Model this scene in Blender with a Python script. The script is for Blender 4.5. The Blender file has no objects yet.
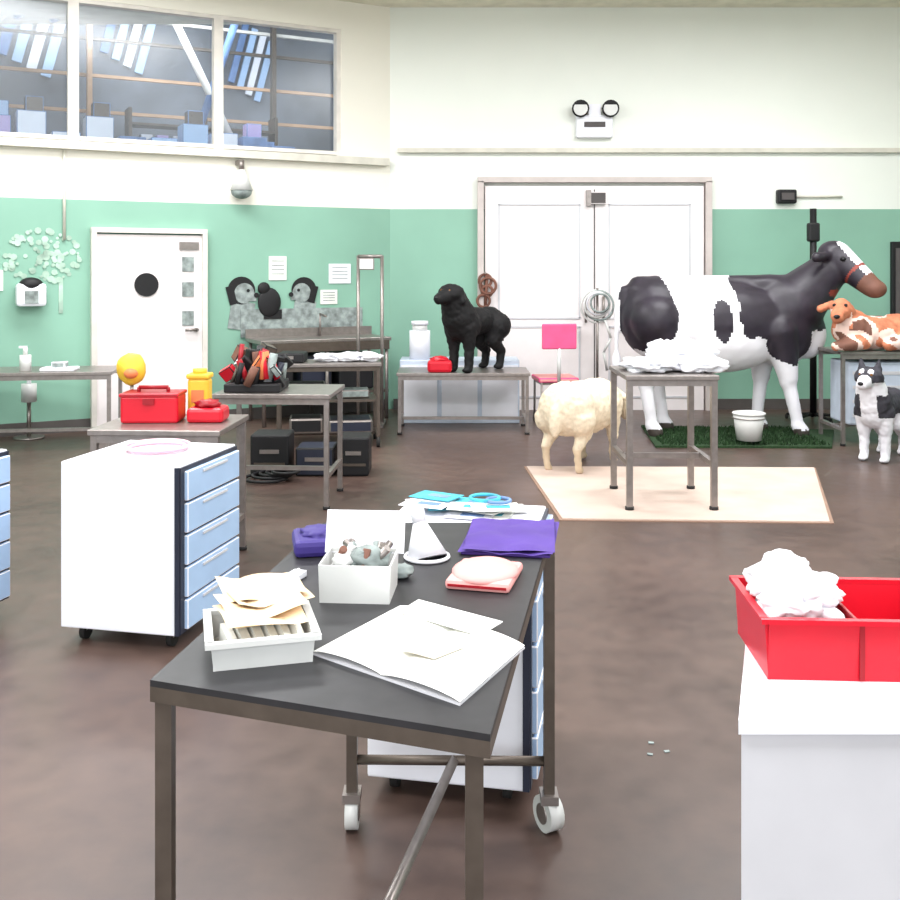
import bpy, bmesh, math, random
from mathutils import Vector, Matrix, Euler, noise
random.seed(4)
sc=bpy.context.scene
def lin(c):
    return tuple(((v/255)/12.92 if v/255<=0.04045 else (((v/255)+0.055)/1.055)**2.4) for v in c)
MC={}
def M(name,rgb,rough=0.6,metal=0.0,var=0.06,scale=6.0,spec=0.4,bump=0.0):
    if name in MC: return MC[name]
    m=bpy.data.materials.new(name); m.use_nodes=True; nt=m.node_tree
    b=nt.nodes['Principled BSDF']; b.inputs['Roughness'].default_value=rough
    b.inputs['Metallic'].default_value=metal; b.inputs['Specular IOR Level'].default_value=spec
    tc=nt.nodes.new('ShaderNodeTexCoord'); n=nt.nodes.new('ShaderNodeTexNoise'); n.inputs['Scale'].default_value=scale
    n.inputs['Detail'].default_value=4
    nt.links.new(tc.outputs['Object'],n.inputs['Vector'])
    r=nt.nodes.new('ShaderNodeValToRGB'); c=lin(rgb)
    r.color_ramp.elements[0].position=.3; r.color_ramp.elements[1].position=.7
    r.color_ramp.elements[0].color=tuple(max(0,v*(1-var*2)) for v in c)+(1,)
    r.color_ramp.elements[1].color=tuple(min(1,v*(1+var)) for v in c)+(1,)
    nt.links.new(n.outputs['Fac'],r.inputs['Fac']); nt.links.new(r.outputs['Color'],b.inputs['Base Color'])
    if bump:
        bp=nt.nodes.new('ShaderNodeBump'); bp.inputs['Strength'].default_value=bump
        nt.links.new(n.outputs['Fac'],bp.inputs['Height']); nt.links.new(bp.outputs['Normal'],b.inputs['Normal'])
    MC[name]=m; return m
white=M('white_laminate',(240,240,248),.4,var=.02)
greyw=M('grey_laminate',(208,207,212),.5,var=.02)
cream=M('cream_paint',(244,240,228),.7,var=.02,scale=.4)
pale=M('pale_paint_light_mottle',(240,243,236),.7,var=.04,scale=.35)  # slow pale mottling paints soft light patterns into the upper back wall
green=M('green_paint',(138,182,162),.5,var=.07,scale=.8)
ledge=M('ledge_paint',(216,212,200),.6)
doorw=M('door_paint',(242,234,234),.5,var=.02)
gap=M('dark_gap',(90,85,85),.8)
steel=M('brushed_steel',(150,142,138),.35,metal=.7,var=.08,scale=20)
dsteel=M('dark_steel',(98,88,80),.4,metal=.5,var=.08,scale=20)
blackt=M('black_top',(44,43,46),.45,var=.15,scale=14)
black=M('black_plastic',(22,21,24),.55,var=.1)
blackfur=M('black_fur',(16,14,17),.75,var=.2,scale=25)
cowblk=M('cow_black',(46,40,50),.45,var=.15,scale=8)
cowwht=M('cow_white',(240,238,244),.45,var=.03)
brownm=M('brown_hide',(120,80,66),.7,var=.15)
pinkm=M('pink_skin',(232,170,160),.6)
wool=M('wool',(226,210,186),.9,var=.06,scale=40,bump=.3)
woold=M('wool_face',(215,195,168),.8)
red=M('red_plastic',(206,20,42),.35,var=.05)
redd=M('red_dark',(150,12,28),.4)
yellow=M('yellow_plastic',(235,190,60),.5)
orange=M('orange_plastic',(226,130,80),.5)
lblue=M('light_blue_drawer',(172,200,234),.4,var=.03)
navy=M('dark_blue_edge',(40,44,60),.4)
purple=M('purple_card',(80,54,140),.75,var=.1)
pinkp=M('pink_foam',(230,160,156),.7)
hotpink=M('hot_pink',(240,90,140),.5)
beige=M('beige_paper',(230,204,168),.8,var=.08)
paper=M('paper',(236,236,230),.8,var=.03)
teal=M('teal_print',(70,175,196),.6,var=.2,scale=20)
clothw=M('white_cloth',(236,236,242),.85,var=.03)
plastic=M('clear_white_plastic',(214,214,212),.35,var=.05)
matm=M('beige_mat',(204,184,172),.85,var=.05,scale=4)
grass=M('artificial_grass',(40,66,36),.95,var=.35,scale=60,bump=.8)
rubber=M('rubber',(40,38,38),.8)
greyp=M('grey_print',(150,160,158),.7,var=.25,scale=15)
crate=M('pale_crate',(200,210,226),.5)
woodm=M('orange_beam',(196,156,124),.7)
skyb=M('window_blue',(112,142,190),.6,var=.15)
dkgrey=M('dark_grey_roof',(112,116,124),.8,var=.25,scale=1.2)
lilac=M('lilac',(190,170,215),.6)

class B:
    def __init__(s,name,loc=(0,0,0),rot=0):
        s.name=name;s.bm=bmesh.new();s.mats=[];s.loc=loc;s.rot=rot
    def mi(s,m):
        if m not in s.mats: s.mats.append(m)
        return s.mats.index(m)
    def _fin(s,verts,m,smooth=False,mat=None):
        if mat is not None: bmesh.ops.transform(s.bm,matrix=mat,verts=verts)
        i=s.mi(m); fs={f for v in verts for f in v.link_faces}
        for f in fs:
            f.material_index=i
            f.smooth=smooth and len(f.verts)<=4
        return fs
    def box(s,c,sz,m,rot=(0,0,0),bev=0):
        g=bmesh.ops.create_cube(s.bm,size=1)
        mt=Matrix.Translation(c)@Euler(rot).to_matrix().to_4x4()@Matrix.Diagonal((*sz,1))
        s._fin(g['verts'],m,mat=mt)
        if bev:
            es=list({e for v in g['verts'] for e in v.link_edges})
            bmesh.ops.bevel(s.bm,geom=es,offset=bev,segments=2,profile=.5,affect='EDGES')
    def prism(s,pts,z0,z1,m):
        a=[s.bm.verts.new((p[0],p[1],z0)) for p in pts]; b=[s.bm.verts.new((p[0],p[1],z1)) for p in pts]
        i=s.mi(m); n=len(pts); fs=[s.bm.faces.new(a[::-1]),s.bm.faces.new(b)]
        for k in range(n): fs.append(s.bm.faces.new((a[k],a[(k+1)%n],b[(k+1)%n],b[k])))
        for f in fs: f.material_index=i
    def cyl(s,p1,p2,r1,m,r2=None,seg=16,cap=True):
        if r2 is None:r2=r1
        p1=Vector(p1);p2=Vector(p2);d=p2-p1
        g=bmesh.ops.create_cone(s.bm,cap_ends=cap,segments=seg,radius1=r1,radius2=r2,depth=d.length)
        q=Vector((0,0,1)).rotation_difference(d.normalized()).to_matrix().to_4x4()
        s._fin(g['verts'],m,True,Matrix.Translation((p1+p2)/2)@q)
    def tube(s,pts,r,m,seg=6):
        for a,b in zip(pts,pts[1:]): s.cyl(a,b,r,m,seg=seg)
    def ell(s,c,r,m,rot=(0,0,0),n=0,seed=0,freq=3,sub=3):
        g=bmesh.ops.create_icosphere(s.bm,subdivisions=sub,radius=1)
        if n:
            for v in g['verts']:
                v.co*=1+n*noise.noise(v.co*freq+Vector((seed,seed*2,0)))
        mt=Matrix.Translation(c)@Euler(rot).to_matrix().to_4x4()@Matrix.Diagonal((*r,1))
        s._fin(g['verts'],m,True,mt)
    def crumple(s,c,r,m,seed=0,n=.35):
        g=bmesh.ops.create_icosphere(s.bm,subdivisions=4,radius=1)
        for v in g['verts']:
            q=v.co*1.7+Vector((seed,seed*2,seed*.7))
            v.co*=1+n*noise.noise(q)-n*.9*abs(noise.noise(q*1.9))+n*.25*abs(noise.noise(q*4.5))
        mt=Matrix.Translation(c)@Matrix.Diagonal((*r,1))
        s._fin(g['verts'],m,True,mt)
    def torus(s,c,R,r,m,axis='z',seg=28):
        rings=[]
        for i in range(seg):
            a=2*math.pi*i/seg; ring=[]
            for j in range(8):
                b=2*math.pi*j/8; x=(R+r*math.cos(b))*math.cos(a); y=(R+r*math.cos(b))*math.sin(a); z=r*math.sin(b)
                if axis=='y': x,y,z=x,z,y
                if axis=='x': x,y,z=z,x,y
                ring.append(s.bm.verts.new(Vector(c)+Vector((x,y,z))))
            rings.append(ring)
        k=s.mi(m)
        for i in range(seg):
            for j in range(8):
                f=s.bm.faces.new((rings[i][j],rings[(i+1)%seg][j],rings[(i+1)%seg][(j+1)%8],rings[i][(j+1)%8]))
                f.material_index=k;f.smooth=True
    def sheet(s,pts,m,nx=12,ny=12,amp=0.0,freq=6,seed=0,fn=None):
        P=[Vector(p) for p in pts]; i=s.mi(m); V=[]
        for a in range(nx+1):
            row=[]
            for b in range(ny+1):
                u=a/nx;w=b/ny
                p=(P[0]*(1-u)+P[1]*u)*(1-w)+(P[3]*(1-u)+P[2]*u)*w
                p=p+Vector((0,0,amp*abs(noise.noise(p*freq+Vector((seed,0,0))))))
                if fn: p=fn(p,u,w)
                row.append(s.bm.verts.new(p))
            V.append(row)
        for a in range(nx):
            for b in range(ny):
                f=s.bm.faces.new((V[a][b],V[a+1][b],V[a+1][b+1],V[a][b+1])); f.material_index=i; f.smooth=True
    def organic(s,parts,voxel,cf,smooth=6,wob=0,wf=20):
        t=bmesh.new()
        def sph(c,r,rot=(0,0,0)):
            g=bmesh.ops.create_icosphere(t,subdivisions=3,radius=1)
            bmesh.ops.transform(t,matrix=Matrix.Translation(c)@Euler(rot).to_matrix().to_4x4()@Matrix.Diagonal((*r,1)),verts=g['verts'])
        for p in parts:
            if p[0]=='e': sph(p[1],p[2],p[3] if len(p)>3 else (0,0,0))
            else:
                a,b,r1,r2=Vector(p[1]),Vector(p[2]),p[3],p[4]
                sph(a,(r1,)*3); sph(b,(r2,)*3)
                d=b-a
                g=bmesh.ops.create_cone(t,cap_ends=True,segments=20,radius1=r1,radius2=r2,depth=d.length)
                q=Vector((0,0,1)).rotation_difference(d.normalized()).to_matrix().to_4x4()
                bmesh.ops.transform(t,matrix=Matrix.Translation((a+b)/2)@q,verts=g['verts'])
        me=bpy.data.meshes.new('tmp'); t.to_mesh(me); t.free()
        o=bpy.data.objects.new('tmp',me); sc.collection.objects.link(o)
        r=o.modifiers.new('r','REMESH'); r.mode='VOXEL'; r.voxel_size=voxel
        sm=o.modifiers.new('s','SMOOTH'); sm.iterations=smooth; sm.factor=.5
        bpy.context.view_layer.update()
        dg=bpy.context.evaluated_depsgraph_get()
        m2=bpy.data.meshes.new_from_object(o.evaluated_get(dg))
        bpy.data.objects.remove(o)
        if wob:
            for v in m2.vertices:
                v.co+=v.normal*wob*noise.noise(v.co*wf)
        n0=len(s.bm.faces)
        s.bm.from_mesh(m2); s.bm.faces.ensure_lookup_table()
        for f in s.bm.faces[n0:]:
            f.smooth=True; f.material_index=s.mi(cf(f.calc_center_median()))
    def done(s):
        me=bpy.data.meshes.new(s.name)
        bmesh.ops.recalc_face_normals(s.bm,faces=s.bm.faces[:])
        s.bm.to_mesh(me); s.bm.free()
        for m in s.mats: me.materials.append(m)
        o=bpy.data.objects.new(s.name,me); sc.collection.objects.link(o)
        o.location=s.loc; o.rotation_euler=(0,0,s.rot)
        return o

# ------------ room
A=(-.69,11.5,0); RW=math.radians(27.6)
fm=bpy.data.materials.new('floor_resin'); fm.use_nodes=True; nt=fm.node_tree; b=nt.nodes['Principled BSDF']
tc=nt.nodes.new('ShaderNodeTexCoord')
n1=nt.nodes.new('ShaderNodeTexNoise'); n1.inputs['Scale'].default_value=.8; n1.inputs['Detail'].default_value=8
n2=nt.nodes.new('ShaderNodeTexNoise'); n2.inputs['Scale'].default_value=9; n2.inputs['Detail'].default_value=6
r=nt.nodes.new('ShaderNodeValToRGB'); r.color_ramp.elements[0].position=.34; r.color_ramp.elements[1].position=.66
r.color_ramp.elements[0].color=(*lin((62,47,43)),1); r.color_ramp.elements[1].color=(*lin((98,79,71)),1)
mx=nt.nodes.new('ShaderNodeMath'); mx.operation='MULTIPLY_ADD'; mx.inputs[1].default_value=.35
ms=nt.nodes.new('ShaderNodeMath'); ms.operation='MULTIPLY'; ms.inputs[1].default_value=.65
for n in (n1,n2): nt.links.new(tc.outputs['Object'],n.inputs['Vector'])
nt.links.new(n1.outputs['Fac'],ms.inputs[0]); nt.links.new(n2.outputs['Fac'],mx.inputs[0]); nt.links.new(ms.outputs[0],mx.inputs[2])
nt.links.new(mx.outputs[0],r.inputs['Fac']); nt.links.new(r.outputs['Color'],b.inputs['Base Color'])
mr=nt.nodes.new('ShaderNodeMapRange'); mr.inputs['To Min'].default_value=.26; mr.inputs['To Max'].default_value=.46
nt.links.new(n2.outputs['Fac'],mr.inputs['Value']); nt.links.new(mr.outputs[0],b.inputs['Roughness'])
b.inputs['Specular IOR Level'].default_value=.42
o=B('floor'); o.box((.5,4.5,-.05),(15,18,.1),fm); o.done()
o=B('ceiling'); o.box((.5,4.3,4.67),(14,16,.1),M('ceiling_paint',(235,230,212),.8)); o.done()
H=4.62
o=B('wall_back'); o.box((3.15,11.6,1.15),(7.7,.2,2.3),green); o.box((3.15,11.6,(2.3+H)/2),(7.7,.2,H-2.3),pale); o.done()
o=B('wall_left',A,RW)
o.box((-3.1,.1,1.15),(6.2,.2,2.3),green)
o.box((-3.1,.1,2.59),(6.2,.2,.58),cream)
o.box((-3.1,.1,4.46),(6.2,.2,.32),cream)
o.box((-.3,.1,3.59),(.6,.2,1.42),cream); o.box((-5.65,.1,3.59),(1.1,.2,1.42),cream)
o.done()
o=B('wall_side_left'); o.box((-6.2,3,1.15),(.2,11.4,2.3),green); o.box((-6.2,3,3.46),(.2,11.4,2.32),cream); o.done()
o=B('wall_side_right'); o.box((7.1,4.5,1.15),(.2,14.2,2.3),green); o.box((7.1,4.5,3.46),(.2,14.2,2.32),cream); o.done()
o=B('trim_1'); o.box((3.2,11.46,2.97),(7.6,.07,.05),ledge); o.done()
o=B('trim_2',A,RW); o.box((-3.1,-.05,2.83),(6.1,.1,.08),ledge); o.done()
o=B('baseboard_back'); o.box((3.15,11.485,.06),(7.6,.03,.12),M('skirting',(86,80,78),.6)); o.done()
o=B('baseboard_left',A,RW); o.box((-3.1,-.015,.06),(6.1,.03,.12),M('skirting',(86,80,78),.6)); o.done()
# window
gm=bpy.data.materials.new('window_glass'); gm.use_nodes=True; nt=gm.node_tree; nt.nodes.clear()
out=nt.nodes.new('ShaderNodeOutputMaterial'); mix=nt.nodes.new('ShaderNodeMixShader'); tr=nt.nodes.new('ShaderNodeBsdfTransparent'); gl=nt.nodes.new('ShaderNodeBsdfGlossy')
gl.inputs['Roughness'].default_value=.25; mix.inputs[0].default_value=.05; tr.inputs[0].default_value=(.9,.94,.97,1)
nt.links.new(tr.outputs[0],mix.inputs[1]); nt.links.new(gl.outputs[0],mix.inputs[2]); nt.links.new(mix.outputs[0],out.inputs[0])
fr=M('window_frame',(226,220,212),.5)
edges=[(-.6,-1.98),(-1.98,-3.43),(-3.43,-5.1)]
for k,(x1,x0) in enumerate(edges):
    o=B('window_%d'%(k+1),A,RW)
    c=(x0+x1)/2;w=x1-x0
    o.box((c,.1,3.59),(w-.04,.01,1.38),gm)
    for xx in (x0+.025,x1-.025): o.box((xx,.06,3.59),(.05,.1,1.42),fr)
    for zz in (2.91,4.28): o.box((c,.06,zz),(w-.1,.1,.04),fr)
    o.done()
# gallery behind windows
o=B('gallery_roof',A,RW)
o.box((-3,3.6,3.7),(8,.1,4),dkgrey)
o.box((-3,1.9,2.72),(8,3.3,.1),greyw)
o.done()
o=B('gallery_beams',A,RW)
for z,m_ in ((3.62,woodm),(4.08,woodm),(4.55,dsteel),(4.85,fr),(5.2,fr)): o.box((-3,2.9,z),(8,.05,.04),m_)
for x in (-.5,-2.9,-5.2,-6.2): o.box((x,2.8,4.1),(.06,.1,2.7),dsteel if x!=-2.9 else woodm)
o.cyl((-.9,2.5,2.8),(-2.1,2.5,5.2),.05,fr); o.cyl((-3.2,2.5,5.2),(-4.6,2.5,4.1),.05,fr); o.cyl((-1.0,2.5,5.2),(-1.6,2.5,3.4),.05,skyb)
for x in (-3.6,-4.0,-4.9,-5.4): o.cyl((x,2.4,5.3),(x+.25,2.4,4.6),.05,skyb)
o.done()
o=B('gallery_storage_boxes',A,RW)
for i in range(16):
    x=-.6-.38*i; h=.35+.4*random.random()
    o.box((x,2.2,2.77+h/2),(.32,.3,h),random.choice([skyb,lblue,white,white,lilac,white]),bev=.01)
    if random.random()<.6: o.box((x+.05,2.35,2.77+h+.1),(.2,.2,.2),random.choice([white,lblue,dsteel,lilac]),bev=.01)
o.done()
o=B('gallery_shelving',A,RW)
for x in (-.55,-1.5,-2.45): o.box((x,2.65,3.2),(.04,.3,.9),dsteel)
for z in (3.1,3.45): o.box((-1.5,2.65,z),(1.95,.3,.03),dsteel)
for i in range(9):
    x=-.65-.2*i; o.box((x,2.6,3.22),(.14,.2,.2),random.choice([white,lilac,skyb,greyw]))
o.done()
o=B('skylight_panes',A,RW)
for x,w,z,h in ((-.6,.5,4.7,.9),(-2.3,.6,4.9,.8),(-3.5,.7,4.8,.9),(-4.6,.6,4.7,1.0),(-5.6,.7,4.8,1.0)):
    for k in range(4):
        o.box((x-w/2+w*(k+.5)/4,3.5,z-.08*k),(w/4*.7,.05,h),[skyb,lblue,white,lblue][k],rot=(0,.25,0))
o.done()

# ------------ doors
o=B('door_1',A,RW)
o.box((-2.70,-.03,.98),(1.06,.06,1.96),doorw,bev=.006)
for x in (-3.25,-2.15): o.box((x,-.05,.99),(.05,.1,1.98),fr)
o.box((-2.70,-.05,2.0),(1.15,.1,.05),fr)
o.cyl((-2.74,-.06,1.45),(-2.74,-.075,1.45),.12,black,seg=32)
o.box((-2.31,-.065,1.85),(.2,.03,.08),steel)
for z in (1.66,1.4,1.1): o.box((-2.32,-.065,z),(.12,.01,.15),greyp)
o.cyl((-2.24,-.06,.98),(-2.24,-.12,.98),.02,steel); o.cyl((-2.24,-.12,.98),(-2.36,-.12,.98),.015,steel)
o.done()
dfm=M('door_frame',(205,194,190),.5)
o=B('door_2')
o.box((1.65,11.46,1.28),(2.5,.06,2.56),doorw)
for x in (.35,2.95): o.box((x,11.44,1.3),(.07,.12,2.62),dfm)
o.box((1.65,11.44,2.63),(2.67,.12,.06),dfm)
o.box((1.65,11.425,1.27),(.012,.01,2.5),gap)
for x in (1.02,2.28):
    for z,h in ((.55,.8),(1.7,1.3)):
        for dx in (-.46,.46): o.box((x+dx,11.425,z),(.02,.012,h),greyw)
        for dz in (-h/2,h/2): o.box((x,11.425,z+dz),(.94,.012,.02),greyw)
o.box((1.68,11.40,2.42),(.2,.06,.14),gap,bev=.01); o.box((1.58,11.4,2.42),(.05,.08,.18),steel)
o.cyl((1.55,11.4,1.0),(1.55,11.4,1.3),.015,steel); o.cyl((1.75,11.4,1.0),(1.75,11.4,1.3),.015,steel)
o.done()
o=B('emergency_light')
o.box((1.65,11.45,3.24),(.42,.1,.26),white,bev=.02); o.box((1.65,11.395,3.26),(.24,.01,.06),gap)
for x in (1.48,1.82):
    o.cyl((x,11.43,3.35),(x,11.42,3.42),.02,black)
    o.cyl((x,11.46,3.46),(x,11.33,3.43),.06,black,r2=.10); o.cyl((x,11.335,3.43),(x,11.32,3.43),.08,plastic)
o.box((1.65,11.42,3.42),(.14,.05,.14),white)
o.done()
o=B('alarm_sounder'); o.box((3.85,11.45,2.44),(.22,.1,.16),black,bev=.02); o.box((3.85,11.39,2.44),(.14,.02,.08),gap); o.cyl((3.97,11.47,2.44),(4.5,11.47,2.44),.012,ledge); o.done()
o=B('wall_conduit',A,RW); o.cyl((-3.52,-.02,1.9),(-3.52,-.02,2.78),.015,ledge); o.done()
o=B('bell_lamp',A,RW)
o.cyl((-1.775,-.13,2.76),(-1.775,-.13,2.66),.03,steel); o.cyl((-1.775,-.13,2.66),(-1.775,-.13,2.44),.04,plastic,r2=.12); o.ell((-1.775,-.13,2.43),(.11,.11,.08),greyp)
o.box((-1.775,-.065,2.74),(.06,.13,.05),steel)
o.done()
# wall art
o=B('tree_mural',A,RW)
lf=M('pale_leaf',(178,206,188),.7,var=.2)
for i in range(110):
    a=random.random()*6.28; q=random.random()**.6
    o.cyl((-3.72+.36*q*math.cos(a),-.002,1.72+.28*q*math.sin(a)),(-3.72+.36*q*math.cos(a),-.005-.0001*i,1.72+.28*q*math.sin(a)),.012+.022*random.random(),lf,seg=8)
o.box((-3.55,-.004,1.35),(.04,.008,.35),lf); o.done()
o=B('paper_towel_dispenser',A,RW)
o.box((-3.83,-.09,1.36),(.27,.16,.22),white,bev=.03); o.ell((-3.83,-.11,1.46),(.11,.07,.07),black); o.box((-3.83,-.175,1.34),(.12,.01,.12),greyp); o.done()
def portrait(x,z,s,dark,light,fl=1):
    o=B('dog_portrait_mural',A,RW)
    o.cyl((x,-.002,z),(x,-.012,z),.15*s,dark,seg=24)
    o.cyl((x+.03*s*fl,-.0125,z-.03*s),(x+.03*s*fl,-.014,z-.03*s),.11*s,light,seg=20)
    o.box((x+.1*s*fl,-.014,z-.07*s),(.12*s,.006,.09*s),light)
    o.box((x-.11*s*fl,-.013,z-.05*s),(.08*s,.01,.2*s),dark,rot=(0,-.25*fl,0))
    o.cyl((x+.07*s*fl,-.018,z+.0),(x+.07*s*fl,-.022,z+.0),.018*s,black,seg=10)
    o.cyl((x+.16*s*fl,-.018,z-.05*s),(x+.16*s*fl,-.023,z-.05*s),.028*s,black,seg=12)
    o.box((x,-.006,z-.27*s),(.26*s,.012,.3*s),light,rot=(0,.15,0))
    o.done()
portrait(-1.74,1.38,1.0,black,greyp,1); portrait(-1.04,1.38,.95,black,greyp,-1)
o=B('dog_cutout',A,RW); o.ell((-1.44,-.03,1.25),(.13,.025,.16),black); o.ell((-1.5,-.03,1.4),(.07,.025,.07),black); o.box((-1.4,-.02,1.12),(.2,.03,.1),black);o.done()
for (x,z,w,h,m_) in ((-1.34,1.62,.2,.26,paper),(-.62,1.56,.26,.22,white),(-.75,1.3,.2,.16,paper),(-4.15,1.5,.16,.2,paper)):
    o=B('notice_sheet',A,RW); o.box((x,-.008,z),(w,.01,h),m_)
    for k in range(4): o.box((x,-.0145,z+h*.3-h*.18*k),(w*.7,.002,.008),greyp)
    o.done()
o=B('splashback_panel',A,RW); o.box((-1.05,-.012,1.03),(1.4,.02,.3),greyp); o.done()
o=B('leather_halter',(.40,11.37,0)); 
for k,(dx,z,R_) in enumerate(((0,1.48,.07),(.02,1.36,.06),(-.02,1.25,.07),(.03,1.42,.09))): o.torus((dx,-.01*k,z),R_,.016,brownm,axis='y')
o.cyl((0,-.0,1.15),(.02,-.01,1.55),.018,brownm); o.cyl((0,.01,1.57),(0,-.05,1.57),.012,steel); o.done()

# ------------ helpers furniture
def table(name,loc,rot,w,d,h,top=steel,leg=steel,rail=.2,th=.03,casters=False,r=.016):
    o=B(name,loc,rot)
    o.box((0,0,h-th/2),(w,d,th),top,bev=.004)
    z0=.1 if casters else 0
    for x in (-w/2+.03,w/2-.03):
        for y in (-d/2+.03,d/2-.03):
            o.box((x,y,(h-th+z0)/2),(2*r,2*r,h-th-z0),leg)
            if not casters: o.cyl((x,y,0),(x,y,.02),r*1.5,rubber)
            else:
                o.cyl((x-.015,y,.045),(x+.015,y,.045),.045,rubber); o.cyl((x,y,.06),(x,y,z0),.012,leg)
        if rail: o.box((x,0,rail),(2*r*.9,d-.08,2*r*.9),leg)
    if rail: o.box((0,0,rail),(w-.08,2*r*.9,2*r*.9),leg)
    for y in (-d/2+.03,d/2-.03): o.box((0,y,h-th-.02),(w-.08,2*r*.9,.04),leg)
    return o
def drawers(name,loc,rot,w=.58,d=.56,h=.776,z0=.085):
    o=B(name,loc,rot)
    o.box((0,0,(h+z0)/2),(w,d,h-z0),white,bev=.006)
    o.box((w/2+.003,0,(h+z0)/2),(.012,d-.005,h-z0-.015),navy)
    n=5;hh=(h-.035-z0)/n
    for i in range(n):
        zc=z0+.015+hh*(i+.5)
        o.box((w/2+.016,.012,zc),(.02,d-.05,hh-.012),lblue,bev=.004)
        o.box((w/2+.028,.01,zc+hh*.3),(.008,.24,.01),greyw)
    o.box((w/2-.004,-d/2-.003,(h+z0)/2),(.02,.01,h-z0-.01),navy)
    for x in (-w/2+.07,w/2-.07):
        for y in (-d/2+.07,d/2-.07):
            o.cyl((x-.012,y+.01,.035),(x+.012,y+.01,.035),.035,rubber)
            o.cyl((x,y,.04),(x,y,z0+.005),.014,steel); o.box((x,y+.005,.062),(.034,.04,.016),steel)
    return o
CL=(-1.34,4.50,0)
drawers('drawer_cabinet',CL,math.radians(-12.5),w=.55,h=.78,z0=.07).done()
drawers('drawer_cabinet',(-2.385,4.40,0),math.radians(-13.5)).done()
o=B('kidney_dish',(-1.33,4.55,.781),-.2)
pp=M('pale_pink_plastic',(232,186,200),.4)
o.torus((0,0,.022),.14,.008,pp); o.cyl((0,0,.001),(0,0,.006),.11,pp,r2=.11); o.torus((0,0,.012),.125,.009,pp)
o.done()
# cabinet behind table
Rb=math.radians(-11)
u=(math.cos(Rb),math.sin(Rb)); v=(-math.sin(Rb),math.cos(Rb))
cbx=.234-.25*u[0]+.28*v[0]; cby=2.945-.25*u[1]+.28*v[1]
drawers('drawer_cabinet',(cbx,cby,0),Rb,w=.49,d=.56,z0=.06).done()
# front table
FL=(-.549,1.83);FR=(.065,1.615);BR=(.305,2.97);BL=(-.375,2.97);h=.85
o=B('work_table')
o.prism([FL,FR,BR,BL],h-.012,h,blackt)
o.prism([FL,FR,BR,BL],h-.04,h-.012,dsteel)
legs=[(-.525,1.845),(.04,1.655),(.282,2.85),(-.28,2.86)]
for i,(x,y) in enumerate(legs):
    o.box((x,y,(h-.04+.1)/2),(.03,.03,h-.14),dsteel)
    ax=(.02,.01) if i==2 else (.018,0)
    o.cyl((x-ax[0],y+.01-ax[1],.05),(x+ax[0],y+.01+ax[1],.05),.05,plastic,seg=24); o.cyl((x-ax[0]*1.15,y+.01-ax[1],.05),(x+ax[0]*1.15,y+.01+ax[1],.05),.028,steel)
    o.box((x,y,.1),(.05,.06,.025),steel)
def bar(a,b_,z,m_,r_=.015): o.cyl((*a,z),(*b_,z),r_,m_,seg=4)
bar(legs[3],legs[2],.2,dsteel); bar(legs[0],legs[1],.2,dsteel)
bar((.01,2.85),(-.24,1.75),.2,steel,.017)
o.done()
Z=.85
o=B('open_ring_binder')
q=[(-.267,1.948),(-.111,2.215),(.148,1.98),(.017,1.72)]
o.prism([q[0],q[3],q[2],q[1]],Z,Z+.004,greyw)
m1=((q[0][0]+q[3][0])/2,(q[0][1]+q[3][1])/2); m2=((q[1][0]+q[2][0])/2,(q[1][1]+q[2][1])/2)
for (a,b2,c,d2,s_) in ((q[0],m1,m2,q[1],1),(m1,q[3],q[2],m2,2)):
    o.sheet([(*a,Z+.007),(*b2,Z+.007),(*c,Z+.007),(*d2,Z+.007)],paper,fn=lambda p,u,w: p+Vector((0,0,.009*math.sin(math.pi*u)**.7 if 0<u<1 else 0)))
ph=M('faint_print',(214,204,186),.8)
o.sheet([(-.10,1.93,Z+.0185),(-.03,1.88,Z+.0185),(.03,1.94,Z+.0185),(-.04,1.99,Z+.0185)],ph,amp=.001)
o.done()
o=B('paper_sheet'); o.prism([(-.11,2.14),(.06,2.0),(.11,2.08),(-.07,2.22)],Z+.0175,Z+.019,paper); o.done()
def obox(name,loc,rot,w,d,h_,m_,flare=.0,t=.004,rim=None):
    o=B(name,loc,rot)
    o.box((0,0,t/2),(w,d,t),m_)
    for sx in (-1,1):
        o.box((sx*(w/2+flare/2),0,h_/2),(t,d+flare,h_),m_,rot=(0,sx*math.atan(flare/h_),0))
        o.box((0,sx*(d/2+flare/2),h_/2),(w+flare,t,h_),m_,rot=(-sx*math.atan(flare/h_),0,0))
        if rim:
            o.box((sx*(w/2+flare+.004),0,h_-.004),(.016,d+2*flare,.01),rim); o.box((0,sx*(d/2+flare+.004),h_-.004),(w+2*flare+.024,.016,.01),rim)
    return o
o=obox('plastic_supply_box',(-.375,1.975,Z),math.radians(15),.18,.17,.055,plastic,flare=.006,rim=plastic)
for i in range(6): o.box((-.06+.025*i,-.03,.03),(.018,.09,.035),paper,rot=(.2,.1*i,.2))
o.done()
o=B('folded_paper_towels',(-.375,2.0,Z+.062),math.radians(25))
for i,(x,y,z,a) in enumerate(((-.01,-.02,.0,.1),(.0,.02,.008,-.1),(.03,.06,.014,.25),(.02,.10,.018,-.3))):
    w=.08; o.sheet([(x-w,y-.07,z),(x+w,y-.07+a*.05,z),(x+w,y+.07,z+.005),(x-w,y+.07,z+.005)],beige,amp=.035,seed=i,freq=6)
o.box((.0,.02,-.002),(.13,.13,.01),beige,bev=.003)
o.done()
o=obox('instrument_box',(-.21,2.32,Z),math.radians(-4),.155,.14,.085,plastic,flare=.003)
o.box((-.0,.09,.12),(.19,.006,.1),white,rot=(-.35,0,0))
for i in range(14):
    o.cyl((random.uniform(-.06,.06),random.uniform(-.05,.05),.05),(random.uniform(-.06,.07),random.uniform(-.05,.05),.11),.009,random.choice([steel,plastic,brownm,greyp]),seg=8)
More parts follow.
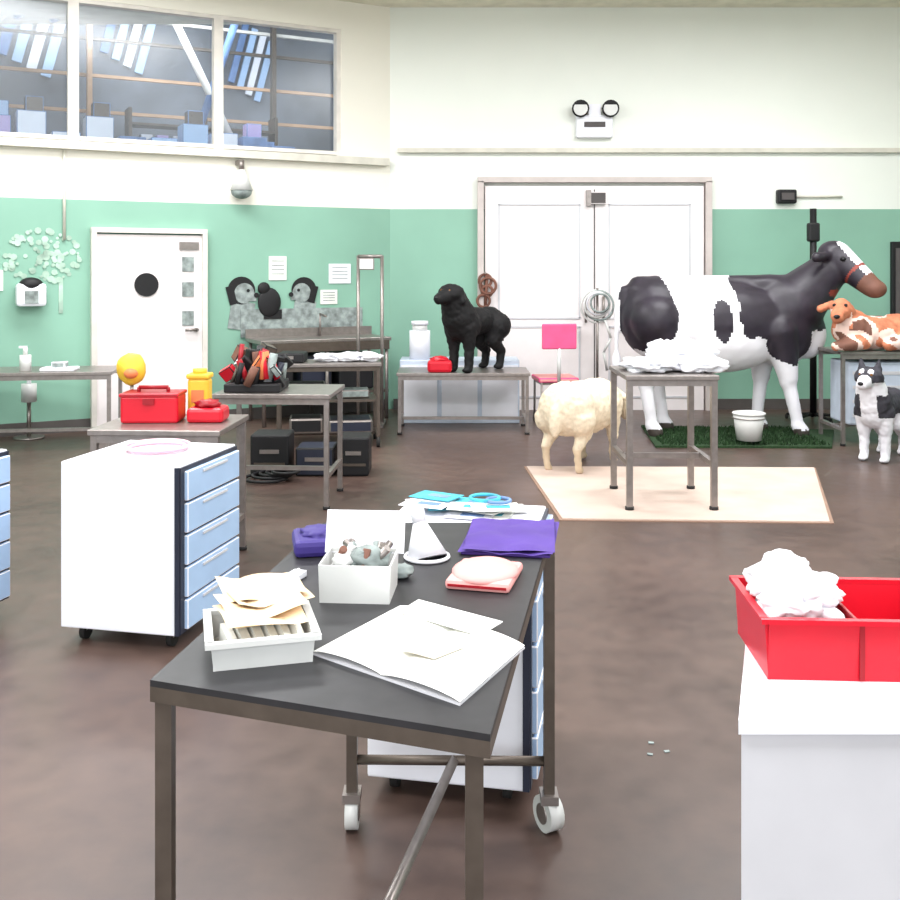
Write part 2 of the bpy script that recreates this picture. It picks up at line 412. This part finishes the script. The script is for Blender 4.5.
o.ell((.02,0,.08),(.05,.045,.03),greyp,n=.5,seed=3); o.ell((-.03,-.01,.08),(.03,.04,.02),plastic,n=.5,seed=7)
o.done()
o=B('plastic_funnel',(-.06,2.6,Z),0)
o.cyl((.0,0,0),(-.02,.03,.085),.055,clothw,r2=.018,seg=24); o.cyl((-.02,.03,.085),(-.03,.04,.125),.018,clothw,r2=.02); o.torus((0,0,.006),.056,.005,clothw)
o.done()
o=B('crumpled_cloth',(-.12,2.44,Z)); o.ell((0,0,.016),(.03,.03,.016),greyp,n=.4,seed=2); o.done()
o=B('purple_cloth',(.17,2.78,Z),math.radians(-9))
for k,(w_,d_,a) in enumerate(((.125,.175,0),(.12,.165,.06))):
    ca,sa=math.cos(a),math.sin(a)
    pts=[(x*ca-y*sa,x*sa+y*ca,.007*(k+1)) for x,y in ((-w_,-d_),(w_,-d_),(w_,d_),(-w_,d_))]
    o.sheet(pts,purple,nx=20,ny=24,amp=.014,freq=9,seed=k*4)
o.box((0,0,.004),(.235,.33,.008),purple,bev=.003)
o.done()
o=B('suture_pad',(.085,2.42,Z),math.radians(-14))
o.ell((0,.0,.022),(.082,.10,.022),pinkp,n=.06,seed=5,freq=1.5); o.box((0,0,.012),(.155,.19,.024),pinkp,bev=.009); o.box((.0,-.095,.012),(.14,.004,.006),redd)
o.done()
dp=M('dark_purple',(58,44,120),.6)
o=B('glove_pouch',(-.36,2.68,Z),.2); o.box((0,0,.022),(.12,.16,.044),dp,bev=.014); o.ell((.01,.01,.045),(.05,.06,.014),dp,n=.3,seed=1); o.done()
o=B('pen_tray',(-.40,2.36,Z),-.35); o.box((0,0,.008),(.035,.2,.016),white,bev=.003); o.cyl((-.005,-.08,.02),(.005,.08,.02),.005,white); o.done()
o=B('leaflet_pile',(cbx+.02,cby+.12,.776),Rb)
for i in range(12):
    x=random.uniform(-.15,.12);y=random.uniform(-.05,.08);a=random.uniform(-.5,.5)
    o.box((x,y,.003+.003*i),(.16,.11,.002),[paper,white,paper,teal][i%4],rot=(0,0,a))
    o.box((x+.01,y,.0045+.003*i),(.08,.04,.001),[teal,skyb][i%2],rot=(0,0,a))
o.torus((.05,.04,.046),.05,.006,teal); o.torus((.10,.02,.044),.04,.006,skyb)
o.done()

# ------------ right front cabinet
o=B('white_storage_cabinet')
P=[(.528,1.83),(1.25,1.83),(1.45,2.46),(.735,2.46)]
o.prism([(.536,1.84),(1.24,1.84),(1.44,2.44),(.74,2.44)],0.05,.75,greyw)
o.prism(P,.75,.776,white)
o.prism([(.58,1.87),(1.2,1.87),(1.4,2.4),(.77,2.4)],0,.05,gap)
o.done()
o=obox('red_storage_bin',(.84,2.13,.776),math.radians(-3),.38,.25,.125,red,flare=.008,t=.006,rim=red)
o.box((-.01,0,.058),(.006,.25,.115),redd); o.box((-.01,-.133,.062),(.010,.006,.115),redd)
o.done()
o=B('crumpled_tissue',(.735,2.13,.783))
for i,(x,y,z,r_) in enumerate(((0,0,.11,.08),(-.03,.03,.145,.06),(.03,-.0,.135,.06),(.0,.05,.16,.05),(-.03,-.04,.12,.055))):
    o.crumple((x,y,z),(r_*1.1,r_,r_*.75),clothw,seed=i*3+1,n=.5)
o.ell((0,0,.06),(.06,.09,.054),clothw,n=.15)
o.done()
o=B('tissue_scrap')
for x,y in ((.68,3.38),(.72,3.32),(.66,3.3)): o.box((x,y,.002),(.018,.012,.003),greyp,rot=(0,0,x*9))
o.done()
table('steel_table',(2.79,5.09,0),math.radians(-24),.9,.6,.72,leg=dsteel).done()

# ------------ mid area
o=B('floor_mat'); o.prism([(.72,6.4),(2.4,6.32),(2.93,8.05),(.62,8.1)],.001,.012,matm); o.prism([(.70,6.38),(2.42,6.30),(2.95,8.07),(.60,8.12)],0,.006,M('mat_edge',(150,122,106),.8)); o.done()
o=table('steel_table',(1.47,6.95,.012),0,.62,.7,.89,rail=.3,r=.02); o.done()
o=B('plastic_drape',(1.52,6.95,.902))
for i,(x,y,z,a,b2,c) in enumerate(((-.14,0,.04,.18,.25,.05),(.08,.05,.06,.2,.2,.07),(.2,-.1,.05,.15,.16,.07),(.0,.1,.12,.13,.12,.09),(.16,.05,.13,.16,.1,.09),(.26,.0,.03,.1,.14,.05))):
    o.crumple((x,y,z),(a*1.1,b2,c),clothw,seed=i+11,n=.45)
o.done()
# sheep
o=B('sheep',(1.08,8.15,0.0),math.radians(55))
pt=[('e',(0,0,.48),(.38,.25,.22)),('e',(-.27,0,.50),(.2,.235,.22)),('e',(.26,0,.49),(.2,.22,.21)),
 ('c',(.38,0,.52),(.56,-.02,.5),.13,.09),('c',(.56,-.02,.5),(.72,-.04,.34),.075,.045),('c',(.54,.06,.54),(.5,.17,.5),.025,.03),('c',(.54,-.08,.54),(.5,-.19,.5),.025,.03),
 ('e',(-.46,0,.42),(.05,.05,.13))]
for s_ in (-1,1):
    y=.14*s_
    pt+=[('c',(.27,y,.4),(.27,y,.2),.07,.042),('c',(.27,y,.2),(.27,y,.03),.034,.03),('e',(.29,y,.025),(.045,.032,.025)),
     ('c',(-.3,y,.42),(-.24,y,.32),.12,.07),('c',(-.24,y,.32),(-.36,y,.2),.06,.038),('c',(-.36,y,.2),(-.33,y,.03),.033,.028),('e',(-.31,y,.025),(.045,.032,.025))]
o.organic(pt,.014,lambda c: woold if (c.x>.58 or c.z<.2) else wool,smooth=6,wob=.009,wf=30)
o.done()
# grass mat + cow
o=B('artificial_grass_mat'); 
o.prism([(1.85,9.0),(3.42,8.95),(3.8,9.9),(1.95,10.2)],0,.02,grass)
gi=o.mi(grass)
for i in range(2500):
    x=random.uniform(1.93,3.42);y=random.uniform(9.0,10.0); dx=random.uniform(-.02,.02);dy=random.uniform(-.02,.02)
    vs=[o.bm.verts.new(p) for p in ((x-.008,y,.018),(x+.008,y,.018),(x+dx,y+dy,.055))]
    o.bm.faces.new(vs).material_index=gi
o.done()
hoof=M('hoof',(70,62,58),.5); halt=M('halter',(140,60,50),.6)
o=B('cow_model',(2.62,9.75,.02),math.radians(1))
hp=Vector((1.13,-.04,1.71)); hq=Vector((1.36,-.32,1.42)); hd=(hq-hp).normalized()
pt=[('e',(0,0,1.06),(.86,.38,.42)),('e',(-.62,0,1.12),(.35,.32,.41)),('e',(-.58,0,1.40),(.34,.2,.11)),('e',(.6,0,1.08),(.36,.31,.45)),
 ('e',(.0,0,.92),(.62,.38,.34)),('e',(.5,0,1.44),(.35,.14,.1)),('c',(-.8,0,1.44),(.75,0,1.46),.08,.08),
 ('c',(.72,0,1.22),(1.04,0,1.54),.31,.2),('c',(.75,0,1.38),(1.1,0,1.66),.15,.14),('e',(.86,0,.96),(.19,.17,.25)),
 ('c',hp,hq,.155,.10),('e',hp+Vector((-.02,0,.04)),(.15,.14,.12)),('e',hq+Vector((.02,-.03,-.02)),(.11,.105,.09)),
 ('c',(1.2,.08,1.74),(1.36,.2,1.74),.04,.055),('c',(1.02,-.14,1.72),(.86,-.26,1.70),.04,.055),
 ('e',(-.34,0,.66),(.22,.19,.17)),('c',(-.93,0,1.38),(-1.0,0,1.2),.05,.03),('c',(-1.0,0,1.2),(-1.0,0,.8),.03,.022),('e',(-1.0,0,.68),(.05,.05,.13))]
for x in (-.44,-.24):
    for y in (-.09,.09): pt.append(('c',(x,y,.54),(x,y,.46),.024,.02))
for y,fx in ((-.2,.70),(.2,.44)):
    kx=.5*(fx+.52)
    pt+=[('c',(.52,y,1.0),(kx,y,.56),.18,.095),('e',(kx,y,.52),(.09,.08,.095)),('c',(kx,y,.52),(fx,y,.12),.072,.056),('c',(fx,y,.1),(fx+.04,y,.03),.065,.078)]
for y,fx in ((-.2,-.7),(.2,-.5)):
    pt+=[('c',(-.65,y*.8,1.1),(-.5,y,.8),.26,.16),('c',(-.5,y,.8),(fx-.06,y,.5),.145,.08),('c',(fx-.06,y,.5),(fx,y,.12),.07,.056),('c',(fx,y,.1),(fx+.04,y,.03),.065,.075)]
up=Vector((.45,-.55,.72)).normalized()
bl1=hp+up*.15; bl2=hq+up*.11
def cowc(c):
    n=.22*noise.noise(c*3.2)+.06*noise.noise(c*9)
    def e(cx,cz,rx,rz): return ((c.x-cx)/rx)**2+((c.z-cz)/rz)**2 < 1+n*2
    if c.x>.84 and c.z>1.28:
        t=(c-hp).dot(hd)
        if c.x>1.0 and t>.38: return brownm
        if c.x>1.0 and .25<t<.28: return halt
        ab=bl2-bl1; s_=max(0,min(1,(c-bl1).dot(ab)/ab.dot(ab)))
        if (c-(bl1+ab*s_)).length<.085: return cowwht
        return cowblk
    if c.x<-.97 and c.z<1.3: return cowwht
    if e(-.74,1.2,.27,.38): return cowblk
    if c.y<0 and e(-.06,1.1,.09,.2): return cowblk
    if c.y>0 and e(-.1,1.2,.3,.25): return cowblk
    if e(.5,1.3,.46,.4) or e(.6,.95,.24,.27): return cowblk
    if c.x>.66 and c.z>1.0: return cowblk
    return hoof if c.z<.06 else (pinkm if (c.z<.55 and abs(c.y)<.13 and -.52<c.x<-.1) else cowwht)
o.organic(pt,.02,cowc,smooth=7)
sd=hd.cross(up).normalized()
for s_ in (-1,1): o.ell(hp+hd*.12+up*.07+sd*(s_*.12),(.028,.028,.025),black,sub=2)
for s_ in (-1,1): o.ell(hq+hd*.1+up*.03+sd*(s_*.045),(.02,.02,.015),black,sub=2)
o.done()
o=B('bucket',(2.72,9.1,.056)); o.cyl((0,0,0),(0,0,.24),.11,plastic,r2=.14,seg=28); o.torus((0,0,.24),.14,.01,plastic); o.torus((0,0,.2),.145,.005,steel); o.done()
o=B('drip_stand',(3.85,10.6,0))
o.cyl((0,0,.05),(0,0,2.25),.035,black); o.box((0,0,2.0),(.12,.1,.2),black,bev=.02)
for a in range(5):
    c_,s_=math.cos(a*1.257),math.sin(a*1.257); o.cyl((0,0,.08),(.28*c_,.28*s_,.05),.015,black); o.cyl((.28*c_-.01,.28*s_,.025),(.28*c_+.01,.28*s_,.025),.025,rubber)
o.done()
o=table('steel_table',(4.02,9.37,0),0,.95,.6,.86,rail=.15); o.done()
o=B('storage_crate',(4.0,9.39,.166)); o.box((0,0,.3),(.7,.45,.58),crate,bev=.02)
for k in range(4): o.box((0,-.23,.1+.13*k),(.62,.012,.03),greyw)
o.done()
foxb=M('toy_orange_brown',(200,124,92),.85,var=.15,scale=14); toyw=M('toy_white',(232,204,192),.85,var=.05)
o=B('toy_calf',(3.86,9.24,.86),0)
def tc_(c):
    n=noise.noise(c*6+Vector((3,1,0)))
    if c.x<-.2 and c.z>.2: return toyw if abs(c.y+.1)<.05 and c.z<.38 else foxb
    return foxb if n>.08 else (toyw if n>-.25 else brownm)
o.organic([('e',(.05,0,.16),(.3,.19,.16)),('e',(.26,.02,.17),(.17,.17,.17)),('e',(-.15,0,.2),(.18,.17,.18)),('c',(-.2,-.02,.28),(-.27,-.07,.38),.11,.1),
 ('c',(-.28,-.09,.38),(-.36,-.2,.31),.095,.06),('c',(-.2,.0,.42),(-.14,.06,.36),.03,.045),('c',(-.33,-.0,.43),(-.42,.04,.38),.03,.04),
 ('c',(-.2,-.14,.08),(-.36,-.18,.05),.07,.045),('c',(-.1,-.17,.08),(-.3,-.22,.05),.065,.045),('c',(.28,-.14,.1),(.1,-.2,.06),.09,.05),('c',(.4,.02,.2),(.46,-.1,.06),.035,.03)],.014,tc_,wob=.008)
for d in ((-.36,-.13,.42),(-.27,-.17,.42)): o.ell(d,(.016,.016,.016),black,sub=2)
o.ell((-.385,-.255,.32),(.03,.02,.02),black,sub=2)
o.done()
# dogs
def dog(name,loc,rot,sc_,cf,ears='drop',lg=1.0):
    o=B(name,loc,rot)
    pt=[('e',(.2,0,.5),(.2,.145*lg,.19)),('e',(-.03,0,.53),(.27,.125*lg,.15)),('e',(-.26,0,.52),(.16,.135*lg,.16)),
     ('c',(.26,0,.58),(.36,0,.78),.14*lg,.1*lg),('e',(.40,0,.83),(.12,.11*lg,.105)),('c',(.46,0,.81),(.60,0,.78),.065*lg,.045*lg),
     ('c',(-.38,0,.56),(-.5,0,.45),.035,.03),('c',(-.5,0,.45),(-.53,0,.3),.03,.02)]
    for s_ in (-1,1):
        y=.1*s_
        if ears=='drop': pt.append(('c',(.37,y*1.05,.87),(.39,y*1.4,.75),.03,.035))
        else: pt.append(('c',(.37,y*.7,.9),(.365,y*.85,1.0),.045,.012))
        pt+=[('c',(.24,y,.48),(.22,y,.26),.075*lg,.045*lg),('c',(.22,y,.26),(.23,y,.04),.041*lg,.034*lg),('e',(.26,y,.028),(.065,.045,.03)),
          ('c',(-.28,y,.47),(-.2,y,.32),.115*lg,.065*lg),('c',(-.2,y,.32),(-.36,y,.19),.06*lg,.038*lg),('c',(-.36,y,.19),(-.33,y,.04),.035*lg,.032*lg),('e',(-.3,y,.028),(.065,.045,.03))]
    k=sc_
    pt=[(p[0],tuple(v*k for v in p[1]),(tuple(v*k for v in p[2])),*( [p[3]*k,p[4]*k] if p[0]=='c' else [])) for p in pt]
    o.organic(pt,.012*k,lambda c: cf(c/k),smooth=5,wob=.006,wf=30)
    for s_ in (-1,1): o.ell((.495*k,.052*s_*k,.862*k),(.016*k,.016*k,.016*k),M('eye_amber',(120,80,40),.2),sub=2)
    o.ell((.648*k,0,.79*k),(.022*k,.027*k,.02*k),black,sub=2)
    return o
dog('black_dog_model',(.24,9.95,.6),math.radians(232),.93,lambda c: blackfur,lg=1.35).done()
hg=M('husky_grey',(60,58,66),.8,var=.2,scale=20); hw=M('husky_white',(232,230,236),.8)
def husk(c):
    if c.z<.36: return hw
    if c.x>.3 and c.z>.66:
        if c.z>.93: return hg
        if c.x>.53: return hw
        if c.z<.79: return hw
        if c.x>.46 and c.z>.875 and abs(abs(c.y)-.045)<.022: return hw
        return hg
    if c.x>.25 and abs(c.y)<.08 and c.z<.66: return hw
    return hg if c.z>.44 else hw
dog('husky_dog_model',(3.68,8.52,0),math.radians(-130),.86,husk,ears='up',lg=1.25).done()
o=table('steel_table',(.13,10.0,0),0,1.3,.6,.6,rail=.12); o.done()
o=B('white_drawer_box',(.1,10.65,0)); o.box((0,0,.33),(1.25,.45,.66),crate,bev=.01)
for k in range(3): 
    o.box((-.42+.42*k,-.23,.33),(.38,.012,.56),white,bev=.003); o.box((-.42+.42*k,-.24,.52),(.1,.02,.015),steel)
o.done()
o=B('red_pouch',(-.1,9.78,.6)); o.box((0,0,.06),(.24,.14,.12),red,bev=.03); o.ell((.0,0,.12),(.09,.06,.04),red,n=.3); o.done()
o=B('white_jar',(-.32,10.6,.66)); o.cyl((0,0,0),(0,0,.3),.11,white); o.cyl((0,0,.3),(0,0,.36),.08,plastic); o.cyl((.0,0,.36),(0,0,.4),.09,white); o.done()
o=B('pink_chair',(1.1,10.4,0),math.radians(6))
o.box((0,-.17,.92),(.36,.03,.26),hotpink,bev=.012); o.box((0,.05,.47),(.42,.42,.05),pinkp,bev=.015)
for x in (-.18,.18):
    o.cyl((x,.24,0),(x,.22,.45),.012,steel); o.cyl((x,-.18,0),(x,-.16,.45),.012,steel)
o.cyl((.0,-.15,.45),(0,-.165,.8),.02,plastic); o.box((0,.05,.43),(.36,.36,.02),steel)
o.done()
o=B('hose_coil_stand',(1.62,11.0,0))
for k in range(5): o.torus((.015*math.sin(k*2),-.025*k,1.2+.01*k),.18-.02*k,.012,[plastic,greyp,plastic,greyw,greyp][k],axis='y')
o.cyl((0,0,.05),(0,0,1.4),.015,steel); o.box((0,0,.025),(.3,.3,.05),steel); o.tube([(.08,-.05,1.05),(.14,-.06,.85),(.06,-.06,.7),(.1,-.05,.5)],.014,plastic)
o.done()

# ------------ left area
o=table('steel_bench',(-3.78,9.05,0),math.radians(8),1.5,.6,.7,rail=.15); o.done()
o=B('pump_bottle',(-3.80,8.95,.7)); o.cyl((0,0,0),(0,0,.14),.05,plastic); o.cyl((0,0,.14),(0,0,.2),.02,plastic); o.box((-.02,0,.21),(.07,.025,.02),white); o.done()
o=B('white_tray',(-3.5,8.97,.7),.1); o.box((0,0,.015),(.3,.2,.03),white,bev=.01); o.box((0,0,.05),(.12,.12,.06),greyp,bev=.01); o.done()
o=B('hand_gel_pump',(-4.0,9.5,0)); o.cyl((0,0,0),(0,0,.02),.14,steel); o.cyl((0,0,.02),(0,0,.35),.02,steel); o.cyl((0,0,.35),(0,0,.52),.07,plastic); o.cyl((0,0,.52),(0,0,.6),.02,white); o.done()
o=table('steel_table',(-1.52,5.47,0),math.radians(-3),.70,.6,.77); o.done()
o=B('red_toolbox',(-1.63,5.5,.77),.03); o.box((0,0,.075),(.31,.2,.15),red,bev=.015); o.box((0,0,.152),(.32,.21,.02),redd,bev=.006); o.box((0,-.105,.12),(.06,.015,.03),redd); o.cyl((-.08,0,.16),(-.08,0,.185),.01,redd); o.cyl((.08,0,.16),(.08,0,.185),.01,redd); o.cyl((-.08,0,.185),(.08,0,.185),.011,redd); o.done()
o=B('red_supply_tray',(-1.33,5.5,.77)); o.box((0,0,.04),(.2,.18,.08),red,bev=.02); o.ell((0,0,.09),(.07,.07,.03),redd,n=.4); o.done()
o=B('sharps_container',(-1.42,5.68,.77)); o.box((0,0,.11),(.12,.11,.22),yellow,bev=.02); o.box((0,0,.23),(.13,.12,.03),yellow,bev=.01); o.cyl((0,0,.24),(0,0,.27),.04,yellow); o.box((0,-.057,.12),(.07,.004,.07),orange); o.done()
o=B('yellow_caddy',(-1.8,5.66,.77)); o.cyl((0,0,0),(0,0,.03),.06,steel); o.cyl((0,0,.03),(0,0,.2),.01,steel); o.ell((0,0,.27),(.085,.06,.09),yellow,n=.15,freq=1.5); o.ell((.01,-.05,.25),(.04,.03,.03),orange); o.done()
o=table('steel_table',(-1.18,6.98,0),math.radians(-3),.80,.62,.77,rail=.22); o.done()
o=B('instrument_clutter_pile',(-1.34,6.95,.77))
cols=[black,black,red,greyp,navy,white,dsteel,brownm,black,redd,orange]
for i in range(46):
    x=random.uniform(-.19,.19);y=random.uniform(-.22,.2);z=random.uniform(.03,.22)
    if i%2: o.box((x,y,z+.03),(random.uniform(.04,.1),random.uniform(.04,.1),random.uniform(.04,.12)),cols[i%11],rot=(random.random(),random.random(),random.random()),bev=.006)
    else: o.cyl((x,y,z*.4+.02),(x+random.uniform(-.07,.07),y,z+.1),random.uniform(.012,.03),cols[(i*3)%11])
o.box((0,0,.03),(.38,.4,.06),black,bev=.01)
o.done()
o=B('cable_bundle',(-1.3,7.6,0))
for k in range(5): o.torus((.04*k-.1,.05*math.sin(k),.02+.015*k),.16-.015*k,.012,black)
o.done()
o=B('black_crate_stack',(-1.25,7.9,0))
for k,(x,w_,h_,m_) in enumerate(((-.15,.3,.32,black),(.2,.3,.22,navy),(.5,.24,.3,black))):
    o.box((x,0,h_/2),(w_,.3,h_),m_,bev=.015); o.box((x,-.155,h_*.6),(w_*.5,.01,.03),steel); o.box((x,-.153,h_*.3),(w_*.8,.008,.02),dsteel)
o.done()
o=B('stainless_sink_bench',A,RW)
o.box((-1.0,-.38,.86),(1.45,.55,.04),steel,bev=.005); o.box((-1.0,-.1,.92),(1.45,.02,.1),steel)
o.box((-1.0,-.64,.8),(1.4,.03,.1),dsteel)
for x in (-1.68,-1.0,-.32):
    for y in (-.62,-.14): o.cyl((x,y,0),(x,y,.84),.02,steel)
o.box((-1.0,-.38,.3),(1.4,.5,.03),dsteel)
o.cyl((-.9,-.14,.88),(-.9,-.14,1.12),.012,steel); o.cyl((-.9,-.14,1.12),(-.9,-.32,1.1),.012,steel)
o.done()
o=B('dark_storage_box',A,RW)
for x,w,m_ in ((-1.5,.3,black),(-1.1,.35,navy),(-.65,.4,black)): o.box((x,-.38,.316+.2),(w,.4,.38),m_,bev=.02); o.box((x,-.59,.6),(w*.5,.02,.04),steel)
o.done()
o=table('instrument_trolley',(-1.12,9.2,0),math.radians(8),.95,.5,.76,rail=.1,leg=dsteel,casters=True)
o.box((0,0,.42),(.88,.44,.02),dsteel); o.box((-.2,0,.5),(.35,.3,.14),black,bev=.02); o.box((.2,0,.18),(.4,.35,.12),navy,bev=.02); o.box((-.2,0,.19),(.3,.3,.14),black,bev=.02); o.box((.22,0,.47),(.3,.25,.07),greyp,bev=.01)
o.done()
o=B('white_cloth_bundle',(-.98,9.2,.765),.1)
for i,(x,a) in enumerate(((-.15,.13),(.04,.15),(.24,.12))): o.crumple((x,0,.035),(a,.12,.045),clothw,seed=i+4,n=.4)
o.done()
o=B('dark_instrument_case',(-1.44,9.15,.76)); o.box((0,0,.045),(.24,.28,.09),black,bev=.015); o.box((0,-.142,.05),(.06,.01,.03),steel); o.done()
o=B('overhead_frame_stand',(0,0,0))
for x,y in ((-.95,10.35),(-.7,10.3)): o.cyl((x,y,0),(x,y,1.75),.018,steel)
o.cyl((-.95,10.35,1.74),(-.7,10.3,1.74),.02,steel); o.cyl((-.95,10.35,.3),(-.7,10.3,.3),.015,steel); o.box((-.86,10.3,1.66),(.16,.04,.12),plastic,bev=.01)
for x,y in ((-.95,10.35),(-.7,10.3)): o.box((x,y,.02),(.05,.45,.03),steel)
o.done()
o=B('black_display_board'); o.box((5.28,11.465,1.3),(.45,.06,1.25),black,bev=.01); o.box((5.28,11.43,1.3),(.37,.01,1.1),gap); o.done()

# ------------ lights
def area(loc,sx,sy,pw,col=(.975,.985,1),rot=(0,0,0),name='ceiling_light'):
    l=bpy.data.lights.new(name,'AREA'); l.shape='RECTANGLE'; l.size=sx; l.size_y=sy; l.energy=pw; l.color=col
    ob=bpy.data.objects.new(name,l); ob.location=loc; ob.rotation_euler=rot; sc.collection.objects.link(ob); return ob
for y in (1.0,4.6,8.2):
    for x in (-2.6,2.8):
        area((x,y,4.5),3.2,1.2,215)
        o=B('ceiling_light_fixture',(x,y,0)); o.box((0,0,4.58),(3.3,1.3,.06),white,bev=.01); o.done()
area((-1.5,-2.6,2.6),7,3,190,(.95,.98,1),(math.radians(80),0,0),'rear_fill')  # added fill lamp, unseen behind the camera, facing into the room
area((-4.0,11.4,5.4),4,1.5,300,(.95,.98,1),(0,0,RW),'gallery_fill')  # added out-of-view lamp that brightens the beams and shelves behind the windows
w=bpy.data.worlds.new('world'); sc.world=w; w.use_nodes=True
w.node_tree.nodes['Background'].inputs[0].default_value=(.9,.95,1,1); w.node_tree.nodes['Background'].inputs[1].default_value=1.15
cam=bpy.data.cameras.new('camera'); co=bpy.data.objects.new('camera',cam); sc.collection.objects.link(co)
co.location=(0,0,1.6); co.rotation_euler=(math.radians(90),0,0); cam.sensor_width=36; cam.lens=40; cam.shift_y=-.2
sc.camera=co
sc.view_settings.view_transform='Standard'; sc.view_settings.look='None'; sc.view_settings.exposure=0
